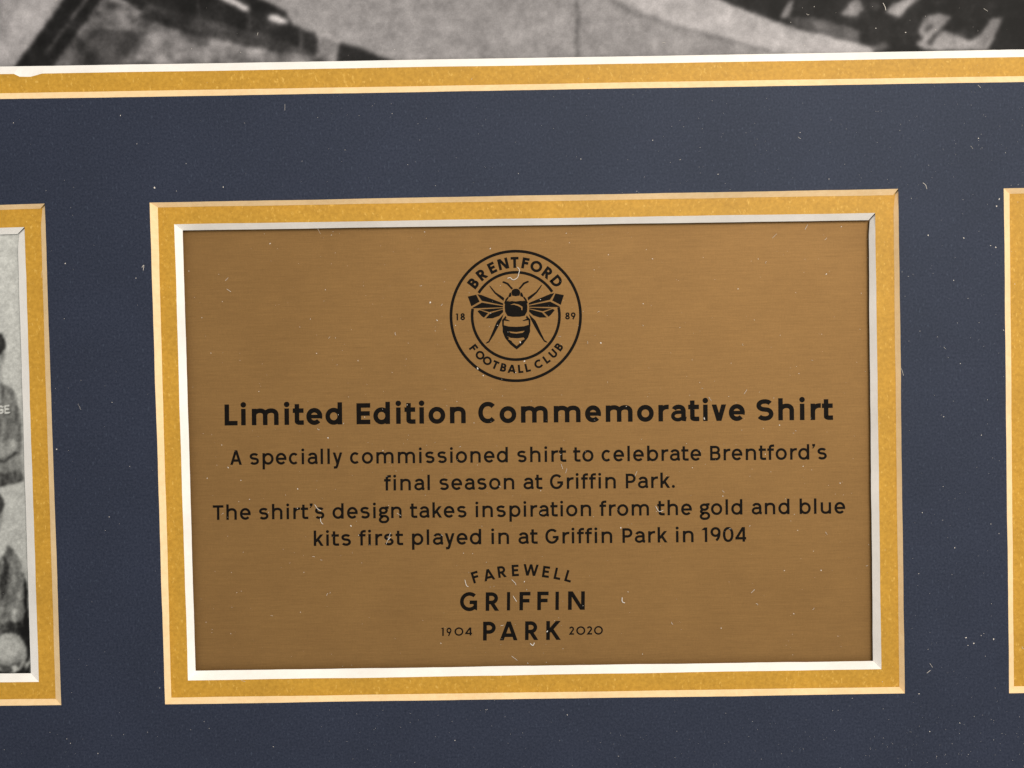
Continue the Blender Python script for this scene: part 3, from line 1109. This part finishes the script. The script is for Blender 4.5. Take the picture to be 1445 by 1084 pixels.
ink = Ink()
ink.poly(q([(-36, 428), (-14, 416), (14, 416), (36, 428), (46, 452), (38, 486), (0, 493), (-38, 486), (-46, 452)]))
for s in (False, True):
    ink.poly(q([(-52, 452), (-44, 470), (-46, 493), (-78, 506), (-74, 482), (-64, 460)], s))          # cheek
    ink.poly(q([(-272, 378), (-258, 384), (-206, 448), (-118, 508), (-126, 538), (-160, 512), (-216, 462), (-252, 412)], s))   # fore leg
    ink.poly(q([(-130, 337), (-118, 338), (-76, 356), (-52, 386), (-27, 412), (-43, 424), (-68, 396), (-90, 372), (-120, 358), (-136, 352)], s))  # antenna
    ink.poly(q([(-490, 488), (-404, 470), (-370, 542), (-456, 588), (-472, 540)], s))              # wing tip
    ink.poly(q([(-392, 466), (-352, 474), (-132, 562), (-130, 582), (-348, 534)], s))              # upper vane
    ink.poly(q([(-348, 552), (-132, 590), (-134, 603), (-300, 606), (-446, 610), (-440, 600)], s)) # lower vane
    ink.poly(q([(-366, 622), (-134, 610), (-134, 620), (-272, 650)], s))                           # hind wing vane
    ink.poly(q([(-264, 662), (-134, 626), (-132, 652), (-172, 690), (-240, 714), (-312, 714)], s))
    ink.poly(q([(-394, 640), (-374, 627), (-284, 660), (-330, 706), (-352, 690)], s))
    ink.poly(q([(-128, 672), (-148, 730), (-184, 802), (-232, 888), (-280, 960), (-316, 972), (-304, 954), (-286, 944), (-248, 862), (-212, 778), (-196, 744), (-168, 716)], s))  # hind leg
    ink.poly(q([(-108, 690), (-122, 708), (-144, 732), (-144, 800), (-128, 800), (-125, 738), (-98, 712)], s))   # waist line
    ink.poly(q([(-124, 722), (-98, 726), (-60, 744), (-80, 746), (-126, 738)], s))
    ink.poly(q([(-142, 850), (-116, 918), (-64, 984), (0, 1036), (0, 1000), (-40, 966), (-50, 948), (-84, 930), (-74, 916), (-104, 892)], s))
    ink.poly(q([(-84, 496), (-106, 522), (-121, 562), (-110, 568), (-90, 532), (-74, 508)], s))
ink.poly(q([(-112, 562), (-92, 540), (-50, 532), (0, 536), (50, 532), (92, 540), (112, 562), (116, 602), (112, 650), (88, 692), (40, 702), (-40, 702), (-88, 692), (-112, 650), (-116, 602)]))
ink.poly(q([(-140, 782), (-76, 800), (0, 804), (76, 800), (140, 782), (140, 850), (126, 878), (90, 912), (10, 922), (-60, 916), (-122, 884), (-140, 852)]))
bee = ink.build('bee', crest)
ink = Ink(Z_PLAQUE + 0.00003)
ink.poly(q([(-62, 580), (-20, 566), (30, 578), (66, 600), (64, 636), (54, 634), (52, 610), (20, 592), (-20, 578)]))
ink.poly(q([(-84, 546), (-40, 526), (0, 532), (40, 526), (84, 542), (40, 540), (0, 546), (-40, 540)]))
ink.poly(q([(-78, 850), (0, 858), (84, 846), (64, 866), (0, 874), (-58, 866)]))
ink.build('bee_highlight', bee, M_BRASS)

# farewell mark ----------------------------------------------------
G4 = lambda x, y: (600 + x / 5.161, 780 + y / 5.161)
ink = Ink()
for ch, x, y, a in (('F', 366, 178, 17), ('A', 463, 161, 12.2), ('R', 560, 139, 7.6), ('E', 656, 130, 2.8), ('W', 770, 127, -2.6),
                    ('E', 880, 140, -8), ('L', 966, 154, -12.2), ('L', 1046, 172, -16.4)):
    put_turned(ink, ch, 140, G4(x, y), 16.2, a, 1.0)
for ch, x0, x1, yb, yt in (('G', 253, 378, 425, 289), ('R', 440, 541, 424, 289), ('I', 595, 618, 421, 287), ('F', 686, 766, 420, 286),
                           ('F', 816, 898, 419, 284), ('I', 948, 973, 418, 284), ('N', 1040, 1162, 417, 282),
                           ('P', 421, 513, 640, 503), ('A', 543, 673, 639, 502), ('R', 727, 826, 637, 500), ('K', 881, 990, 636, 498)):
    a, b_ = G4(x0, yb)
    c, d = G4(x1, yt)
    put(ink, ch, 138, (a, c, b_, d), 0.008)
for ch, x0, x1, yb, yt in (('1', 120, 135, 607, 547), ('9', 155, 191, 607, 546), ('0', 213, 278, 605, 545), ('4', 291, 341, 603, 545),
                           ('2', 1047, 1084, 598, 538), ('0', 1100, 1166, 599, 537), ('2', 1176, 1216, 597, 536), ('0', 1229, 1294, 597, 535)):
    a, b_ = G4(x0, yb)
    c, d = G4(x1, yt)
    put(ink, ch, 124, (a, c, b_, d), 0.008)
ink.build('farewell_lettering', plaque)

# ------------------------------------------------------------------ dust and lint lying over everything
DV, DF = [], []


def lerp_edge(a, b_, t):
    return a[0] + (b_[0] - a[0]) * t, a[1] + (b_[1] - a[1]) * t


def in_quad(u, v, c):
    r = False
    for i in range(4):
        x0, y0 = c[i]
        x1, y1 = c[(i + 1) % 4]
        if (y0 > v) != (y1 > v) and u < (x1 - x0) * (v - y0) / (y1 - y0) + x0:
            r = not r
    return r


def height(u, v):
    for key in NAVY_CUTS:
        if in_quad(u, v, NAVY_CUTS[key][0]):
            if not in_quad(u, v, NAVY_CUTS[key][1]):
                return None
            if in_quad(u, v, GOLD_CUTS[key][0]):
                if not in_quad(u, v, GOLD_CUTS[key][1]):
                    return None
                return Z_PLAQUE + 2e-5 if key == 'plaque' else Z_PRINT
            return Z_GOLD
    return Z_NAVY


PXM = 0.156 * MM       # one measured unit on the board


def speck(u, v, r_px, flat=0.6):
    z = height(u, v)
    if z is None:
        return
    c = at(u, v, z)
    r = r_px * PXM
    b0 = len(DV)
    k = 6
    a0 = random.random() * 6.28
    el = random.uniform(0.6, 1.5)
    for i in range(k):
        a = a0 + 6.2832 * i / k
        rr = r * random.uniform(0.6, 1.25)
        x, y = rr * math.cos(a) * el, rr * math.sin(a) / el
        ca2, sa2 = math.cos(a0), math.sin(a0)
        DV.append((c[0] + x * ca2 - y * sa2, c[1] + x * sa2 + y * ca2, c[2] + r * 0.25))
    DV.append((c[0], c[1], c[2] + r * flat))
    DV.append((c[0], c[1], c[2] + r * 0.02))
    for i in range(k):
        DF.append((b0 + i, b0 + (i + 1) % k, b0 + k))
        DF.append((b0 + (i + 1) % k, b0 + i, b0 + k + 1))


def fibre(pts, r_px, lift=0.8):
    z = height(*pts[0])
    if z is None:
        z = Z_GOLD
    # smooth the path
    P = np.array(pts, float)
    if len(P) > 2:
        Q2 = []
        for i in range(len(P) - 1):
            p0, p1, p2, p3 = P[max(0, i - 1)], P[i], P[i + 1], P[min(len(P) - 1, i + 2)]
            for t in np.arange(0, 1, 0.25):
                Q2.append(0.5 * ((2 * p1) + (p2 - p0) * t + (2 * p0 - 5 * p1 + 4 * p2 - p3) * t * t + (3 * p1 - p0 - 3 * p2 + p3) * t ** 3))
        Q2.append(P[-1])
        P = np.array(Q2)
    n = len(P)
    b0 = len(DV)
    for i, (u, v) in enumerate(P):
        zz = z + (r_px * 1.05 + lift * math.sin(3.1416 * i / max(1, n - 1))) * PXM
        c = at(u, v, zz)
        d = P[min(n - 1, i + 1)] - P[max(0, i - 1)]
        d = d / (np.hypot(*d) + 1e-9)
        nx, ny = d[1], d[0]
        r = r_px * PXM * (0.55 if i in (0, n - 1) else random.uniform(0.8, 1.15))
        DV.extend([(c[0] + nx * r, c[1] + ny * r, c[2]), (c[0], c[1], c[2] + r), (c[0] - nx * r, c[1] - ny * r, c[2]), (c[0], c[1], c[2] - r)])
    for i in range(n - 1):
        for s in range(4):
            a = b0 + i * 4 + s
            b2 = b0 + i * 4 + (s + 1) % 4
            DF.append((a, b2, b2 + 4, a + 4))
    DF.append((b0, b0 + 1, b0 + 2, b0 + 3))
    e = b0 + 4 * (n - 1)
    DF.append((e + 3, e + 2, e + 1, e))


# the lint that shows most, where it lies
for pts, r in (
        ([(730, 377), (733, 381), (732, 386), (730, 392), (724, 395), (720, 392), (716, 393)], 0.7),
        ([(444, 712), (448, 718), (453, 721)], 0.6), ([(452, 731), (453, 737), (456, 740)], 0.6), ([(545, 768), (551, 752)], 0.6),
        ([(548, 762), (551, 758)], 0.9), ([(722, 818), (727, 823), (728, 826)], 0.5), ([(656, 818), (658, 826), (661, 828)], 0.6),
        ([(724, 841), (727, 846), (729, 849)], 0.6), ([(878, 843), (878, 849), (882, 851)], 0.8), ([(722, 926), (730, 932)], 0.6),
        ([(748, 908), (752, 911), (754, 907)], 0.8), ([(1060, 837), (1065, 832)], 0.6), ([(1136, 324), (1140, 317)], 0.6),
        ([(320, 408), (326, 412)], 0.6), ([(318, 396), (322, 392)], 0.5), ([(446, 318), (452, 330)], 0.3), ([(925, 714), (930, 722), (936, 720)], 0.5), ([(560, 724), (566, 728)], 0.5),
        ([(792, 655), (794, 662)], 0.6), ([(798, 668), (800, 661)], 0.5), ([(896, 672), (899, 665)], 0.5), ([(1096, 330), (1090, 336)], 0.4),
        ([(1050, 556), (1054, 550)], 0.5),
        ([(1302, 258), (1306, 261), (1308, 267)], 0.5), ([(1380, 120), (1384, 124)], 0.5), ([(200, 378), (203, 374), (202, 382)], 0.4),
        ([(1312, 936), (1316, 942)], 0.5), ([(1308, 950), (1313, 946)], 0.7), ([(362, 128), (366, 133)], 0.3),
        ([(402, 147), (402, 156)], 0.35),
        ([(1370, 206), (1373, 210)], 0.4), ([(60, 380), (58, 392)], 0.3), ([(110, 570), (114, 578)], 0.3), 
        ([(1272, 520), (1275, 530)], 0.5), ([(340, 960), (346, 962)], 0.4), ([(1000, 560), (1004, 566)], 0.4), ([(364, 46), (363, 50)], 0.5),
        ([(1246, 4), (1249, 10), (1250, 15)], 0.6), ([(1388, 12), (1394, 16)], 0.5)):
    fibre(pts, r * 0.8)
for u, v, r in ((463, 618, 1.2), (420, 690, 0.9), (495, 742, 1.2), (322, 660, 1.3), (340, 678, 0.8), (772, 891, 1.2), (740, 821, 1.0),
                (994, 591, 1.2), (740, 510, 1.2), (734, 483, 1.3), (674, 520, 1.2), (682, 530, 1.0), (848, 484, 1.1), (607, 427, 1.3),
                (617, 452, 1.0), (692, 351, 1.0), (1279, 82, 1.1), (1278, 46, 0.8), (1236, 40, 0.8), (218, 265, 1.3), (170, 163, 0.9),
                (315, 264, 0.9), (1363, 900, 1.0), (1374, 908, 1.0), (1402, 902, 1.1), (1406, 291, 1.1), (1410, 281, 1.0), (1405, 349, 1.0),
                (1360, 336, 1.1), (1310, 332, 1.0), (1297, 979, 0.9), (1166, 387, 1.1), (381, 344, 1.0), (1187, 320, 0.8), (1120, 866, 1.0),
                (1020, 700, 1.0), (876, 745, 1.0), (1100, 600, 0.8), (642, 1045, 0.9), (92, 372, 0.9), (80, 634, 0.9)):
    speck(u, v, r)
# the finer fall of it
for i in range(760):
    if i % 3 == 0 or i < 3:
        hub = (random.uniform(-60, 1505), random.uniform(-40, 1130))
    u, v = (random.uniform(-60, 1505), random.uniform(-40, 1130)) if i % 2 else (random.gauss(hub[0], 26), random.gauss(hub[1], 26))
    if height(u, v) == Z_GOLD and random.random() < 0.7:
        continue
    speck(u, v, 0.20 + 0.48 * random.random() ** 4)
for i in range(330):                              # thicker on the plate and to the right of it
    if random.random() < 0.72:
        u, v = random.uniform(262, 1228), random.uniform(322, 940)
    else:
        u, v = random.uniform(1240, 1445), random.uniform(20, 1080)
    speck(u, v, 0.26 + 0.6 * random.random() ** 4)
for i in range(420):                              # faint specks over the navy board at the right
    u, v = 1445 - 1000 * random.random() ** 1.6, random.choice((random.uniform(110, 300), random.uniform(140, 1090), random.uniform(1000, 1090)))
    if height(u, v) == Z_NAVY:
        speck(u, v, random.uniform(0.16, 0.36))
for i in range(46):
    if i < 30:
        u, v = random.uniform(270, 1220), random.uniform(330, 935)
    else:
        u, v = random.uniform(-30, 1470), random.uniform(-10, 1100)
    a, ln = random.uniform(0, 6.28), random.uniform(2.0, 5)
    bend = random.uniform(-1, 1) * 0.9
    p = [(u, v)]
    for s in range(3):
        p.append((p[-1][0] + ln / 3 * math.cos(a + bend * s), p[-1][1] + ln / 3 * math.sin(a + bend * s)))
    if height(u, v) is None or height(*p[-1]) != height(u, v):
        continue
    fibre(p, random.uniform(0.13, 0.28), 0.5)
dust = link('dust', DV, DF, M_DUST)
tag(dust, 'fine pale dust specks and lint scattered over the boards and plaque', 'dust', kind='stuff')
